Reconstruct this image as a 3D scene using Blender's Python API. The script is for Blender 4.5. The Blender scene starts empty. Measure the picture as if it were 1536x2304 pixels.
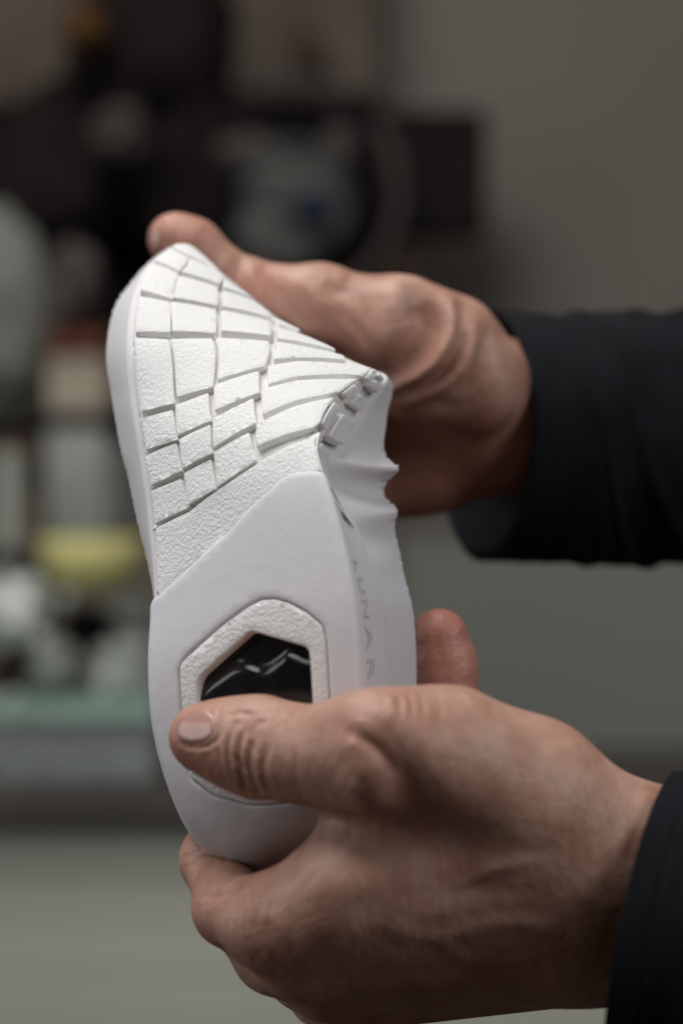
import bpy, bmesh, math, random
import numpy as np
from mathutils import Vector, Matrix
from mathutils.geometry import delaunay_2d_cdt
from mathutils.bvhtree import BVHTree

random.seed(4); np.random.seed(4)
scene = bpy.context.scene
col = scene.collection
R_ = math.radians

# ------------------------------------------------------------------ camera
CAM_Z = 1.30
FPX = 5120.0                      # focal length in photo pixels (80 mm on a 24 mm wide frame)
cam_d = bpy.data.cameras.new('camera')
cam = bpy.data.objects.new('camera', cam_d); col.objects.link(cam)
cam.location = (0, 0, CAM_Z); cam.rotation_euler = (R_(90), 0, 0)
cam_d.sensor_fit = 'VERTICAL'; cam_d.sensor_height = 36; cam_d.sensor_width = 24
cam_d.lens = 80; cam_d.clip_start = 0.02; cam_d.clip_end = 50
cam_d.dof.use_dof = True; cam_d.dof.focus_distance = 0.624; cam_d.dof.aperture_fstop = 5.6
cam_d.dof.aperture_blades = 0
scene.camera = cam

def P(x, y, d):
    """a point seen at photo pixel x, y and d metres in front of the lens"""
    return np.array(((x - 768.0) / FPX * d, d, CAM_Z - (y - 1152.0) / FPX * d))

# ------------------------------------------------------------------ light
w = bpy.data.worlds.new('World'); scene.world = w; w.use_nodes = True
bg = w.node_tree.nodes['Background']; bg.inputs[0].default_value = (1.0, 0.74, 0.58, 1); bg.inputs[1].default_value = 0.035
def area(name, loc, target, size, power, color):
    l = bpy.data.lights.new(name, 'AREA'); l.shape = 'RECTANGLE'; l.size, l.size_y = size; l.energy = power; l.color = color
    o = bpy.data.objects.new(name, l); col.objects.link(o); o.location = loc
    o.rotation_euler = (Vector(target) - Vector(loc)).to_track_quat('-Z', 'Y').to_euler()
    return o
area('ceiling_softbox', (-0.32, 0.28, 2.35), (0.0, 0.66, 1.3), (0.8, 0.6), 8.4, (1.0, 0.985, 0.97))
area('right_fill', (1.35, -0.15, 1.95), (0.0, 0.63, 1.3), (0.8, 0.9), 10.0, (0.95, 0.97, 1.0))  # unseen fill lamp added to brighten the right side wall
area('left_fill', (-1.30, 0.55, 1.62), (0.0, 0.63, 1.3), (0.8, 0.9), 5.4, (0.95, 0.97, 1.0))  # added fill from the left, lifts the left wall and heel edge
area('room_light', (-0.4, 1.0, 2.7), (-0.2, 2.1, 0.9), (1.0, 0.6), 17, (1.0, 0.97, 0.93))
scene.view_settings.view_transform = 'Standard'; scene.view_settings.look = 'None'
scene.view_settings.exposure = 0.0; scene.view_settings.gamma = 1.0
scene.render.engine = 'CYCLES'
scene.cycles.max_bounces = 8

# ------------------------------------------------------------------ materials
def srgb(r, g, b):
    f = lambda c: (c / 255 / 12.92) if c / 255 <= 0.04045 else ((c / 255 + 0.055) / 1.055) ** 2.4
    return (f(r), f(g), f(b), 1)

def mat(name, color, rough=0.6, var=0.0, vscale=30.0, bump=0.0, bscale=300.0, bdist=0.001, spec=0.5, detail=4.0,
        sss=0.0, color2=None, metallic=0.0, coat=0.0, bump2=0.0, b2scale=60.0, b2dist=0.001):
    m = bpy.data.materials.new(name); m.use_nodes = True
    nt = m.node_tree; b = nt.nodes['Principled BSDF']
    b.inputs['Base Color'].default_value = color; b.inputs['Roughness'].default_value = rough
    b.inputs['Specular IOR Level'].default_value = spec; b.inputs['Metallic'].default_value = metallic
    b.inputs['Coat Weight'].default_value = coat; b.inputs['Coat Roughness'].default_value = 0.06
    tc = nt.nodes.new('ShaderNodeTexCoord')
    if var > 0 or color2:
        n = nt.nodes.new('ShaderNodeTexNoise'); n.inputs['Scale'].default_value = vscale; n.inputs['Detail'].default_value = detail
        nt.links.new(tc.outputs['Object'], n.inputs['Vector'])
        mx = nt.nodes.new('ShaderNodeMix'); mx.data_type = 'RGBA'
        c2 = color2 if color2 else tuple(c * (1 - var) for c in color[:3]) + (1,)
        mx.inputs[6].default_value = color; mx.inputs[7].default_value = c2
        r = nt.nodes.new('ShaderNodeMapRange'); r.inputs[1].default_value = 0.35; r.inputs[2].default_value = 0.65
        nt.links.new(n.outputs['Fac'], r.inputs[0]); nt.links.new(r.outputs[0], mx.inputs[0])
        nt.links.new(mx.outputs[2], b.inputs['Base Color'])
    last = None
    for (s, sc_, ds) in ((bump, bscale, bdist), (bump2, b2scale, b2dist)):
        if s > 0:
            n = nt.nodes.new('ShaderNodeTexNoise'); n.inputs['Scale'].default_value = sc_; n.inputs['Detail'].default_value = 3.0
            nt.links.new(tc.outputs['Object'], n.inputs['Vector'])
            bp = nt.nodes.new('ShaderNodeBump'); bp.inputs['Strength'].default_value = s; bp.inputs['Distance'].default_value = ds
            nt.links.new(n.outputs['Fac'], bp.inputs['Height'])
            if last: nt.links.new(last.outputs[0], bp.inputs['Normal'])
            last = bp
    if last: nt.links.new(last.outputs[0], b.inputs['Normal'])
    if sss > 0:
        b.inputs['Subsurface Weight'].default_value = sss
        b.inputs['Subsurface Radius'].default_value = (1.0, 0.35, 0.2); b.inputs['Subsurface Scale'].default_value = 0.004
    return m

M = {}
M['rubber'] = mat('white_rubber', (0.79, 0.788, 0.785, 1), 0.55, bump=0.75, bscale=1000, bdist=0.0006, spec=0.35, bump2=0.3, b2scale=2400, b2dist=0.0003)
M['rubber_side'] = mat('white_rubber_smooth', (0.80, 0.797, 0.785, 1), 0.5, bump=0.15, bscale=900, bdist=0.0003, sss=0.25)
M['groove'] = mat('cream_rubber', (0.78, 0.775, 0.755, 1), 0.6, bump=0.1, bscale=600, bdist=0.0003, sss=0.25)
M['foam'] = mat('pale_grey_foam', (0.72, 0.71, 0.74, 1), 0.55, color2=(0.685, 0.675, 0.70, 1), vscale=45, bump=0.25, bscale=1500, bdist=0.0002, bump2=0.3, b2scale=220, b2dist=0.0004, spec=0.35)
M['shell'] = mat('pale_foam_shell', (0.725, 0.715, 0.735, 1), 0.5, bump=0.2, bscale=900, bdist=0.0002, spec=0.4)
M['resin'] = mat('black_resin', (0.008, 0.008, 0.011, 1), 0.19, var=0.4, vscale=250, bump=0.12, bscale=120, bdist=0.001)
for k_ in ('rubber_side', 'groove'): M[k_].node_tree.nodes['Principled BSDF'].inputs['Subsurface Radius'].default_value = (1.0, 0.95, 0.85); M[k_].node_tree.nodes['Principled BSDF'].inputs['Subsurface Scale'].default_value = 0.0025
M['mark'] = mat('grey_mark', (0.16, 0.15, 0.15, 1), 0.6, var=0.3)
M['letter'] = mat('grey_letter', (0.59, 0.58, 0.59, 1), 0.55, var=0.2)

# ------------------------------------------------------------------ mesh helpers
def link(name, verts, faces, material, parent=None, smooth=True, kind=None):
    me = bpy.data.meshes.new(name)
    me.from_pydata([tuple(map(float, v)) for v in verts], [], [tuple(map(int, f)) for f in faces])
    me.materials.append(material)
    if smooth: me.polygons.foreach_set('use_smooth', [True] * len(me.polygons))
    me.update()
    o = bpy.data.objects.new(name, me); col.objects.link(o)
    if parent is not None: o.parent = parent
    if kind: o['kind'] = kind
    return o

def empty(name, label, cat, group=None):
    o = bpy.data.objects.new(name, None); col.objects.link(o); o.empty_display_size = 0.01
    tag(o, label, cat, group); return o

def tag(o, label, cat, group=None):
    o['label'] = label; o['category'] = cat
    if group: o['group'] = group
    return o

def hermite(ks, vals, q):
    ks = np.asarray(ks, float); vals = np.asarray(vals, float); q = np.asarray(q, float)
    o = np.argsort(ks); ks, vals = ks[o], vals[o]
    d = np.gradient(vals, ks, axis=0)
    i = np.clip(np.searchsorted(ks, q, side='right') - 1, 0, len(ks) - 2)
    h = (ks[i + 1] - ks[i]); t = np.clip((q - ks[i]) / h, 0, 1)
    t = t[:, None]; h = h[:, None]
    return ((2*t**3 - 3*t**2 + 1) * vals[i] + (t**3 - 2*t**2 + t) * h * d[i] + (-2*t**3 + 3*t**2) * vals[i+1] + (t**3 - t**2) * h * d[i+1])

# ------------------------------------------------------------------ the sole: one reference surface S(u, row)
# u: -1 left flange, 0 left bottom edge, 1 right bottom edge, 1.5 overlay edge, 2 right flange.  row: 0 heel .. 14 toe
def path(*rows):
    k = [r[0] for r in rows]; p = [P(*r[1:]) for r in rows]
    return k, p
pL = path((0,520,1948,.622),(1,440,1882,.612),(2,388,1775,.609),(3,352,1640,.610),(4,340,1500,.612),(5,345,1345,.617),(6,343,1185,.624),
          (7,335,1090,.628),(8,322,985,.633),(9,311,900,.638),(10,303,785,.645),(11,308,690,.656),(12,325,612,.671),(13,352,576,.683),(14,388,549,.694))
pR = path((0,640,1946,.618),(1,735,1862,.598),(2,785,1720,.587),(3,800,1560,.584),(4,797,1400,.585),(5,780,1270,.589),(6,747,1120,.596),
          (7,724,1040,.602),(8,718,972,.610),(9,757,890,.624),(10,842,820,.648),(11,770,791,.674),(12,625,706,.690),(13,512,616,.697),(14,434,552,.699))
pLM = path((0,520,1952,.632),(1,440,1887,.628),(2,384,1777,.626),(3,347,1640,.626),(4,337,1500,.626),(5,341,1345,.628),(6,322,1185,.634),
           (7,308,1090,.638),(8,290,985,.643),(9,276,900,.648),(10,266,788,.655),(11,278,688,.666),(12,308,618,.680),(13,340,580,.690),(14,380,552,.700))
pLF = path((0,525,1945,.645),(1,452,1880,.652),(2,396,1770,.652),(3,360,1640,.650),(4,348,1500,.648),(4.6,346,1410,.646),(5,341,1345,.646),(5.5,326,1265,.648),(6,306,1185,.652),
           (6.6,291,1115,.655),(7,284,1080,.657),(7.6,268,1020,.660),(8,261,985,.663),(8.6,249,915,.668),(9,246,893,.670),(10,234,795,.678),(11,252,692,.690),(12,295,628,.700),(13,332,588,.706),(14,375,556,.708))
pRM = path((0,645,1944,.632),(1,795,1858,.622),(2,866,1720,.616),(3,880,1560,.613),(4,867,1390,.613),(5,838,1285,.613),(6,798,1180,.614),
           (7,748,1085,.617),(8,750,1010,.621),(9,802,918,.637),(10,868,838,.659),(11,785,805,.690),(12,634,716,.704),(13,520,624,.709),(14,440,558,.706))
pRF = path((0,655,1936,.648),(1,836,1850,.652),(2,930,1720,.650),(3,942,1560,.648),(4,936,1385,.648),(5,908,1265,.652),(5.6,900,1205,.654),(6,895,1168,.653),(6.2,893,1154,.652),
           (6.55,881,1134,.655),(6.9,880,1112,.656),(7.3,888,1078,.655),(7.6,894,1056,.652),(7.9,880,1038,.655),(8.4,872,1000,.660),(9,874,945,.668),(10,884,858,.684),(11,795,818,.712),(12,645,728,.722),(13,528,634,.722),(14,448,566,.714))
bulgeK = [0,1,2,3,4,6,8,9,10,11,12,13,14]
bulgeV = [.004,.004,.003,.0025,.002,.002,.0022,.003,.0045,.006,.006,.004,.0015]

NR, NU = 421, 481
rowsq = np.linspace(0, 14, NR)
L_, RR, LM, LF, RM, RF = (hermite(k, np.array(p), rowsq) for k, p in (pL, pR, pLM, pLF, pRM, pRF))
bul = hermite(bulgeK, np.array(bulgeV)[:, None], rowsq)[:, 0]
ctr = (L_ + RR) / 2
tang = np.gradient(ctr, axis=0)
nrm = np.cross(RR - L_, tang); nrm /= np.linalg.norm(nrm, axis=1)[:, None]
if nrm[200, 1] > 0: nrm = -nrm
uq = np.linspace(-1, 2, NU)
G = np.zeros((NR, NU, 3))
for j, u in enumerate(uq):
    if u < 0:
        t = -u; a = (1 - t) * (1 - 2*t); b_ = 4 * t * (1 - t); c_ = t * (2*t - 1)
        G[:, j] = a * L_ + b_ * LM + c_ * LF
    elif u <= 1:
        G[:, j] = (1 - u) * L_ + u * RR + (4 * u * (1 - u) * bul)[:, None] * nrm
    else:
        t = u - 1; a = (1 - t) * (1 - 2*t); b_ = 4 * t * (1 - t); c_ = t * (2*t - 1)
        G[:, j] = a * RR + b_ * RM + c_ * RF
def smooth_u(A, sig, lo, hi):
    n = int(sig * 3); k = np.exp(-0.5 * (np.arange(-n, n + 1) / sig) ** 2); k /= k.sum()
    B = np.pad(A, ((0, 0), (n, n), (0, 0)), mode='edge')
    out = sum(k[i] * B[:, i:i + A.shape[1]] for i in range(2*n + 1))
    wgt = np.clip(np.minimum((np.arange(A.shape[1]) - lo) / 12, (hi - np.arange(A.shape[1])) / 12), 0, 1)[None, :, None]
    return A * (1 - wgt) + out * wgt
G0 = smooth_u(G, 5.5, 12, NU - 12); G1 = smooth_u(G, 11, 200, NU - 20)
_w = np.clip((rowsq - 7.9) / .8, 0, 1); _w = (_w * _w * (3 - 2 * _w))[:, None, None]
G = G0 * (1 - _w) + G1 * _w
dU = np.gradient(G, axis=1); dV = np.gradient(G, axis=0)
N = np.cross(dU, dV); N /= np.maximum(np.linalg.norm(N, axis=2), 1e-12)[..., None]
if N[200, 240, 1] > 0: N = -N
Nsharp = N.copy()
def blur(A, sig, ax):
    n = int(sig * 2.5); k = np.exp(-0.5 * (np.arange(-n, n + 1) / sig) ** 2); k /= k.sum()
    pad = [(0, 0)] * 3; pad[ax] = (n, n); Bp = np.pad(A, pad, mode='edge'); L = A.shape[ax]
    return sum(k[i] * np.take(Bp, np.arange(i, i + L), axis=ax) for i in range(2*n + 1))
N = blur(blur(N, 11, 1), 9, 0); N /= np.linalg.norm(N, axis=2)[..., None]

def bil(A, u, v):
    x = np.clip((np.asarray(u) + 1) / 3 * (NU - 1), 0, NU - 1.001); y = np.clip(np.asarray(v) / 14 * (NR - 1), 0, NR - 1.001)
    i = x.astype(int); j = y.astype(int); fx = (x - i)[..., None]; fy = (y - j)[..., None]
    return (A[j, i] * (1-fx) * (1-fy) + A[j, i+1] * fx * (1-fy) + A[j+1, i] * (1-fx) * fy + A[j+1, i+1] * fx * fy)
def S(u, v, off=0.0):
    n = bil(N, u, v); n = n / np.linalg.norm(n, axis=-1)[..., None]
    return bil(G, u, v) + n * (off if np.isscalar(off) else np.asarray(off)[..., None])

camp = np.array((0, 0, CAM_Z))
GX = 768 + FPX * G[..., 0] / G[..., 1]; GY = 1152 - FPX * (G[..., 2] - CAM_Z) / G[..., 1]
front = (np.einsum('ijk,ijk->ij', Nsharp, G - camp) < 0)
UU, VV = np.meshgrid(uq, rowsq)
def inv(px, py):
    """photo pixel -> (u, row) on the reference surface"""
    D = (GX - px) ** 2 + (GY - py) ** 2 + np.where(front, 0, 1e9)
    D = D + np.where((UU < -0.9) | (UU > 1.95), 100, 0)
    # prefer the front-most of equal hits
    k = np.argmin(D + G[..., 1] * 30); j, i = divmod(k, NU)
    jj = min(max(j, 1), NR - 2); ii = min(max(i, 1), NU - 2)
    J = np.array([[GX[jj, ii+1] - GX[jj, ii-1], GX[jj+1, ii] - GX[jj-1, ii]], [GY[jj, ii+1] - GY[jj, ii-1], GY[jj+1, ii] - GY[jj-1, ii]]]) / 2
    try:
        s = np.linalg.solve(J, np.array([px - GX[jj, ii], py - GY[jj, ii]])); s = np.clip(s, -1, 1)
    except np.linalg.LinAlgError:
        s = np.zeros(2)
    return (uq[ii] + s[0] * 3 / (NU - 1), rowsq[jj] + s[1] * 14 / (NR - 1))
SU, SV = 0.062, 0.0155           # metres per unit of u and of row

def chaikin(pts, n=1, q=0.25):
    pts = np.asarray(pts, float)
    for _ in range(n):
        nx = np.roll(pts, -1, axis=0)
        pts = np.stack([pts * (1-q) + nx * q, pts * q + nx * (1-q)], 1).reshape(-1, 2)
    return pts
def resample(pts, step):
    pts = np.asarray(pts, float); out = []
    for a, b in zip(pts, np.roll(pts, -1, axis=0)):
        n = max(1, int(round(np.linalg.norm(b - a) / step)))
        out += [a + (b - a) * i / n for i in range(n)]
    return np.array(out)
def ccw(p):
    x, y = p[:, 0], p[:, 1]
    return p if np.sum(x * np.roll(y, -1) - np.roll(x, -1) * y) > 0 else p[::-1]
def inset(p, r):
    e1 = p - np.roll(p, 1, axis=0); e2 = np.roll(p, -1, axis=0) - p
    n1 = np.stack([-e1[:, 1], e1[:, 0]], 1); n2 = np.stack([-e2[:, 1], e2[:, 0]], 1)
    n1 /= np.maximum(np.linalg.norm(n1, axis=1), 1e-9)[:, None]; n2 /= np.maximum(np.linalg.norm(n2, axis=1), 1e-9)[:, None]
    m = n1 + n2; m /= np.maximum(np.linalg.norm(m, axis=1), 1e-9)[:, None]
    c = np.maximum(np.einsum('ij,ij->i', m, n1), 0.5)
    return p + m * (r / c)[:, None]
def inside(poly, q):
    x, y = q[:, 0], q[:, 1]; r = np.zeros(len(q), bool)
    for (x1, y1), (x2, y2) in zip(poly, np.roll(poly, -1, axis=0)):
        c = ((y1 > y) != (y2 > y)); xi = (x2 - x1) * (y - y1) / (y2 - y1 + 1e-15) + x1
        r ^= c & (x < xi)
    return r

def patch(name, loop_uv, material, parent, top=0.0, depth=0.0035, bevel=0.0005, hole=None, step=0.0012, grid=0.0016, rnd=0.18, hfun=None, grow=0.0):
    """a slab lying on the reference surface: outline in (u,row), rounded top edge, walls going down by depth"""
    mt = lambda l: np.asarray(l, float) * (SU, SV)
    loops = []
    for l, sgn in ((loop_uv, 1), (hole, -1)):
        if l is None: continue
        p = ccw(mt(l))
        if rnd: p = chaikin(p, 2, rnd)
        p = resample(p, step)
        if grow: p = inset(p, -grow)
        loops.append((p, sgn))
    verts, faces, hts = [], [], []
    rims = []; wallf = []
    for p, sgn in loops:
        rings = [(p, top - depth), (p, top - bevel), (inset(p, sgn * bevel * 0.3), top - bevel * 0.3), (inset(p, sgn * bevel), top)]
        base = [len(verts) + i * len(p) for i in range(4)]
        for q, h in rings: verts += list(q); hts += [h] * len(q)
        n = len(p)
        for a in range(3):
            for i in range(n):
                k = (i + 1) % n; f = (base[a] + i, base[a] + k, base[a+1] + k, base[a+1] + i)
                if a < 2: wallf.append(len(faces))
                faces.append(f if sgn > 0 else f[::-1])
        rims.append((rings[3][0], base[3]))
    o = rims[0][0]; lo, hi = o.min(0), o.max(0)
    gx, gy = np.meshgrid(np.arange(lo[0], hi[0], grid), np.arange(lo[1], hi[1], grid)); gp = np.stack([gx.ravel(), gy.ravel()], 1)
    gp = gp + np.random.uniform(-.2, .2, gp.shape) * grid
    ok = inside(inset(o, grid * 0.45), gp)
    if len(rims) > 1: ok &= ~inside(inset(rims[1][0], -grid * 0.45), gp)
    gp = gp[ok]
    pts = [Vector(q) for q in np.concatenate([r[0] for r in rims] + ([gp] if len(gp) else []))]
    edges = []; s = 0
    for r, _ in rims:
        n = len(r); edges += [(s + i, s + (i + 1) % n) for i in range(n)]; s += n
    rv, re, rf, ov, oe, of = delaunay_2d_cdt(pts, edges, [], 0, 1e-9)
    rvn = np.array([tuple(q) for q in rv])
    rimidx = []
    for r, b in rims: rimidx += [b + i for i in range(len(r))]
    mapv = []
    for i, q in enumerate(rvn):
        src = ov[i]
        k = next((x for x in src if x < len(rimidx)), None)
        if k is not None: mapv.append(rimidx[k])
        else: verts.append(q); hts.append(top); mapv.append(len(verts) - 1)
    cen = np.array([rvn[list(f)].mean(0) for f in rf])
    keep = inside(rims[0][0], cen)
    if len(rims) > 1: keep &= ~inside(rims[1][0], cen)
    for f, k in zip(rf, keep):
        if k: faces.append(tuple(mapv[i] for i in f))
    V = np.array(verts); uv = V / (SU, SV); H = np.array(hts)
    nwall = sum(2 * len(p) for p, _ in loops)
    if hfun is not None: H = H + hfun(uv, V, H, top)
    X = S(uv[:, 0], uv[:, 1], H)
    ob = link(name, X, faces, material, parent)
    me = ob.data
    if material is M['rubber']:
        me.materials.append(M['rubber_side']); mi = np.zeros(len(me.polygons), np.int32); mi[wallf] = 1; me.polygons.foreach_set('material_index', mi)
    bm = bmesh.new(); bm.from_mesh(me); bmesh.ops.recalc_face_normals(bm, faces=bm.faces); bm.to_mesh(me); bm.free()
    return ob

sole = empty('shoe_sole', 'white moulded shoe sole with block tread, held up in both hands', 'shoe sole')
sole.location = tuple(map(float, P(560, 1500, .62)))
bpy.context.view_layer.update()
def under(o, par):
    o.parent = par; o.matrix_parent_inverse = par.matrix_world.inverted()
    return o

# shell: the foam tray with its thin trimmed flange
su_ = np.concatenate([np.linspace(-1, -0.42, 30), np.linspace(-0.4, 0, 26)[:-1], np.linspace(0, 1, 42), np.linspace(1, 1.45, 32)[1:], np.linspace(1.47, 2, 34)])
sv_ = np.linspace(0, 14, 260)
UA, VA = np.meshgrid(su_, sv_)
ss = lambda a, b, x: (lambda t: t * t * (3 - 2 * t))(np.clip((x - a) / (b - a), 0, 1))
off = -0.0034 + 0.0027 * ss(np.where(VA > 7.8, 1.56, 1.10), np.where(VA > 7.8, 1.74, 1.45), UA) + 0.0027 * ss(0.08, 0.32, -UA)
# folds of the thin flange
fold = ss(1.2, 1.8, UA) * (0.0017 * np.sin((VA - 6.25) * 2 * math.pi / 1.40 + 1.2) * np.exp(-((VA - 7.0) / 1.3) ** 2))
rag = 0.00035 * np.sin(VA * 37) + 0.0003 * np.sin(VA * 91 + 1)
X = S(UA, VA, off + fold)
edge = ss(1.93, 2.0, UA) + ss(0.93, 1.0, -UA)
X[..., 2] += edge * rag
nR, nC = UA.shape
nrmS = bil(N, UA, VA); nrmS /= np.linalg.norm(nrmS, axis=-1)[..., None]
Xin = X - nrmS * 0.0016
verts = np.concatenate([X.reshape(-1, 3), Xin.reshape(-1, 3)]); n0 = nR * nC
faces = []
for j in range(nR - 1):
    for i in range(nC - 1):
        a, b, c, d = j*nC+i, j*nC+i+1, (j+1)*nC+i+1, (j+1)*nC+i
        faces.append((a, b, c, d)); faces.append((n0+d, n0+c, n0+b, n0+a))
for j in range(nR - 1):
    for i in (0, nC - 1):
        a, d = j*nC+i, (j+1)*nC+i; faces.append((a, d, n0+d, n0+a))
for i in range(nC - 1):
    for j in (0, nR - 1):
        a, b = j*nC+i, j*nC+i+1; faces.append((a, b, n0+b, n0+a))
shell = link('shell', verts, faces, M['shell'])
bm = bmesh.new(); bm.from_mesh(shell.data); bmesh.ops.recalc_face_normals(bm, faces=bm.faces); bm.to_mesh(shell.data); bm.free()
under(shell, sole)

def sp(name, *a, **k):
    o = patch(name, *a[:1], a[1], None, **k); under(o, k.get('par') or sole); return o
def part(name, loop, m, parent=sole, **k):
    o = patch(name, loop, m, None, **k); return under(o, parent)
def Z1(*pts): return [inv(200 + x / 2.1333, 450 + y / 2.1333) for x, y in pts]
def Z2(*pts): return [inv(600 + x / 2.363, 550 + y / 2.363) for x, y in pts]
def PX(*pts): return [inv(x, y) for x, y in pts]

# floor of the tread grooves (cream rubber web) sits on the shell
gl = [(-0.10, 14), (1.5, 14)] + [(1.6, r) for r in np.arange(13.5, 8.4, -0.5)] + [(1.12, 7.6)] + Z1((1095, 1180), (960, 1260), (640, 1480), (305, 1640)) + [(-0.10, 5.6)] + [(-0.10, r) for r in np.arange(6, 14, 0.5)]
part('tread_web', gl, M['groove'], top=-0.0021, depth=0.0014, bevel=0.0003, rnd=0, step=0.002, grid=0.003)

# tread blocks, column by column
blocks = [
 [(395,222),(478,272),(435,338),(316,282)], [(303,302),(428,350),(402,474),(250,428)], [(238,452),(390,486),(388,634),(230,630)],
 [(222,662),(378,668),(412,978),(260,1018)], [(248,1052),(398,1008),(425,1152),(277,1200)], [(270,1236),(415,1166),(446,1300),(302,1370)], [(292,1402),(436,1340),(480,1472),(320,1552)],
 [(490,270),(648,352),(626,404),(450,344)], [(428,358),(615,415),(612,510),(413,470)], [(398,487),(608,525),(605,640),(405,630)],
 [(395,664),(590,660),(592,897),(428,946)], [(415,985),(568,925),(585,1060),(432,1132)], [(435,1150),(580,1080),(592,1216),(455,1286)], [(455,1312),(580,1245),(612,1385),(484,1460)],
 [(652,372),(742,436),(776,464),(646,418)], [(648,432),(800,482),(870,538),(870,562),(643,510)], [(640,525),(870,578),(868,656),(640,630)], [(612,660),(860,675),(838,796),(622,862)],
 [(605,890),(812,820),(818,922),(610,1012)], [(598,1050),(785,950),(800,1070),(606,1190)], [(600,1210),(765,1115),(802,1248),(620,1376)],
 [(900,560),(1010,618),(1000,628),(915,592)], [(905,606),(1060,650),(1180,716),(910,662)], [(900,680),(1215,742),(1230,764),(893,764)],
]
def tilt(amount):
    def f(uv, V, H, top):
        v = uv[:, 1]; t = (v.max() - v) / (v.max() - v.min()) - .55
        return np.where(H > top - 0.0015, amount * t, 0)
    return f
for b in blocks:
    part('tread_block', Z1(*b), M['rubber'], top=random.uniform(-.0002, .0002), depth=0.0026, bevel=0.00022, rnd=0.02, grow=0.00026, hfun=tilt(.0007 + random.uniform(-.0003, .0003)))
for l, r, q in (([(862,796),(1000,772)], [(1.03, 9.90), (1.03, 9.62)], [(1230,832),(1000,846),(865,884)]),
                ([(834,908),(1000,864)], [(1.03, 9.52), (1.03, 9.16)], [(1000,960),(836,1030)]),
                ([(807,1078),(960,998),(1080,962)], [(1.03, 9.0), (1.03, 8.34)], [(1080,1088),(960,1120),(806,1186)])):
    part('tread_rib', Z1(*l) + r + Z1(*q), M['rubber'], top=0.0, depth=0.0026, bevel=0.00022, rnd=0.02, grow=0.0002, hfun=tilt(.0006))
# toe pieces
part('toe_block', Z1((400, 214), (500, 218), (640, 344), (500, 268)), M['rubber'], top=-0.0002, depth=0.003, bevel=0.0004, rnd=0.08)
# stepped teeth where the ribs turn over the right edge
for va, vb in ((8.96, 8.36), (9.46, 9.16), (9.84, 9.62), (10.12, 9.96)):
    for ua, ub, dv, h in ((1.075, 1.27, -.05, -.0001), (1.36, 1.60, -.17, 0.0003)):
        if va > 10: h -= .0012
        part('tread_tooth', [(ua, va + dv - .02), (ub, va + dv - .07), (ub, vb + dv - .02), (ua, vb + dv + .03)], M['rubber_side'], top=h, depth=0.0034, bevel=0.0003, rnd=0.06, step=0.0008, grid=0.001)
# textured band between tread and heel cover
band = Z1((308, 1580), (480, 1492), (810, 1258), (960, 1172)) + [(1.02, 7.98), (1.02, 6.84)] + PX((700, 1066), (660, 1069), (632, 1084), (604, 1112), (524, 1196), (444, 1268), (356, 1346)) + [(0.0, 5.05), (0.0, 6.0)]
part('textured_band', band, M['rubber'], top=-0.0003, depth=0.0034, bevel=0.0005, rnd=0.04)
part('tread_tooth', [(1.075, 8.10), (1.22, 8.0), (1.22, 6.72), (1.075, 6.78)], M['rubber_side'], top=.0003, depth=0.0034, bevel=0.0003, rnd=0.06)
part('tread_tooth', [(1.29, 8.0), (1.46, 7.9), (1.46, 6.75), (1.29, 6.75)], M['shell'], top=.0002, depth=0.0035, bevel=0.0003, rnd=0.06)
# ledge strips down the left edge
for a, b in ((5.15, 6.05), (6.1, 6.85), (6.9, 7.6), (7.65, 8.4), (8.45, 9.9), (9.95, 10.75), (10.8, 11.6), (11.65, 12.5)):
    part('edge_strip', [(-0.10, a), (-0.015, a), (-0.015, b), (-0.10, b)], M['rubber_side'], top=-0.0012, depth=0.0022, bevel=0.0003, rnd=0.05)
    part('edge_strip', [(-0.20, a + .2), (-0.115, a + .2), (-0.115, b + .15), (-0.20, b + .15)], M['shell'], top=-0.0016, depth=0.0016, bevel=0.0003, rnd=0.05)

# heel cover with the six-sided opening
cover = PX((352, 1347), (440, 1264), (520, 1192), (600, 1109), (630, 1080), (658, 1065), (700, 1062)) + [(0.975, 6.72), (1.06, 6.66), (1.16, 6.6), (1.30, 6.5)]
cover += [(1.44, 6.3), (1.5, 6), (1.5, 5), (1.5, 4), (1.5, 3), (1.5, 2), (1.5, 1), (1.5, .12), (1, .1), (0, .1), (-.55, .12), (-.55, 1), (-.55, 2), (-.55, 3), (-.55, 4), (-.5, 4.9)]
frame_o = PX((404, 1494), (500, 1408), (561, 1363), (590, 1349), (620, 1348), (650, 1356), (688, 1376), (726, 1408), (733, 1440), (738, 1520), (742, 1610), (737, 1690), (712, 1762), (650, 1806), (560, 1811), (480, 1788), (428, 1748), (412, 1620))
window = PX((443, 1528), (561, 1422), (570, 1421), (695, 1457), (704, 1595), (698, 1690), (560, 1738), (452, 1690))
fo = np.array(frame_o); fc = fo.mean(0)
part('heel_cover', cover, M['foam'], top=0.0004, depth=0.0040, bevel=0.0007, rnd=0.12, hole=list(fc + (fo - fc) * 1.012))
fr = part('window_frame', list(fc + (fo - fc) * 0.996), M['rubber'], top=0.0003, depth=0.0035, bevel=0.0005, hole=window, rnd=0.06)
ridge = np.array(PX((440, 1560), (480, 1528), (520, 1503), (550, 1497), (575, 1504), (600, 1503), (622, 1490), (640, 1475), (665, 1480), (712, 1494))) * (SU, SV)
ridge = hermite(np.arange(len(ridge)), ridge, np.linspace(0, len(ridge) - 1, 60))
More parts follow.
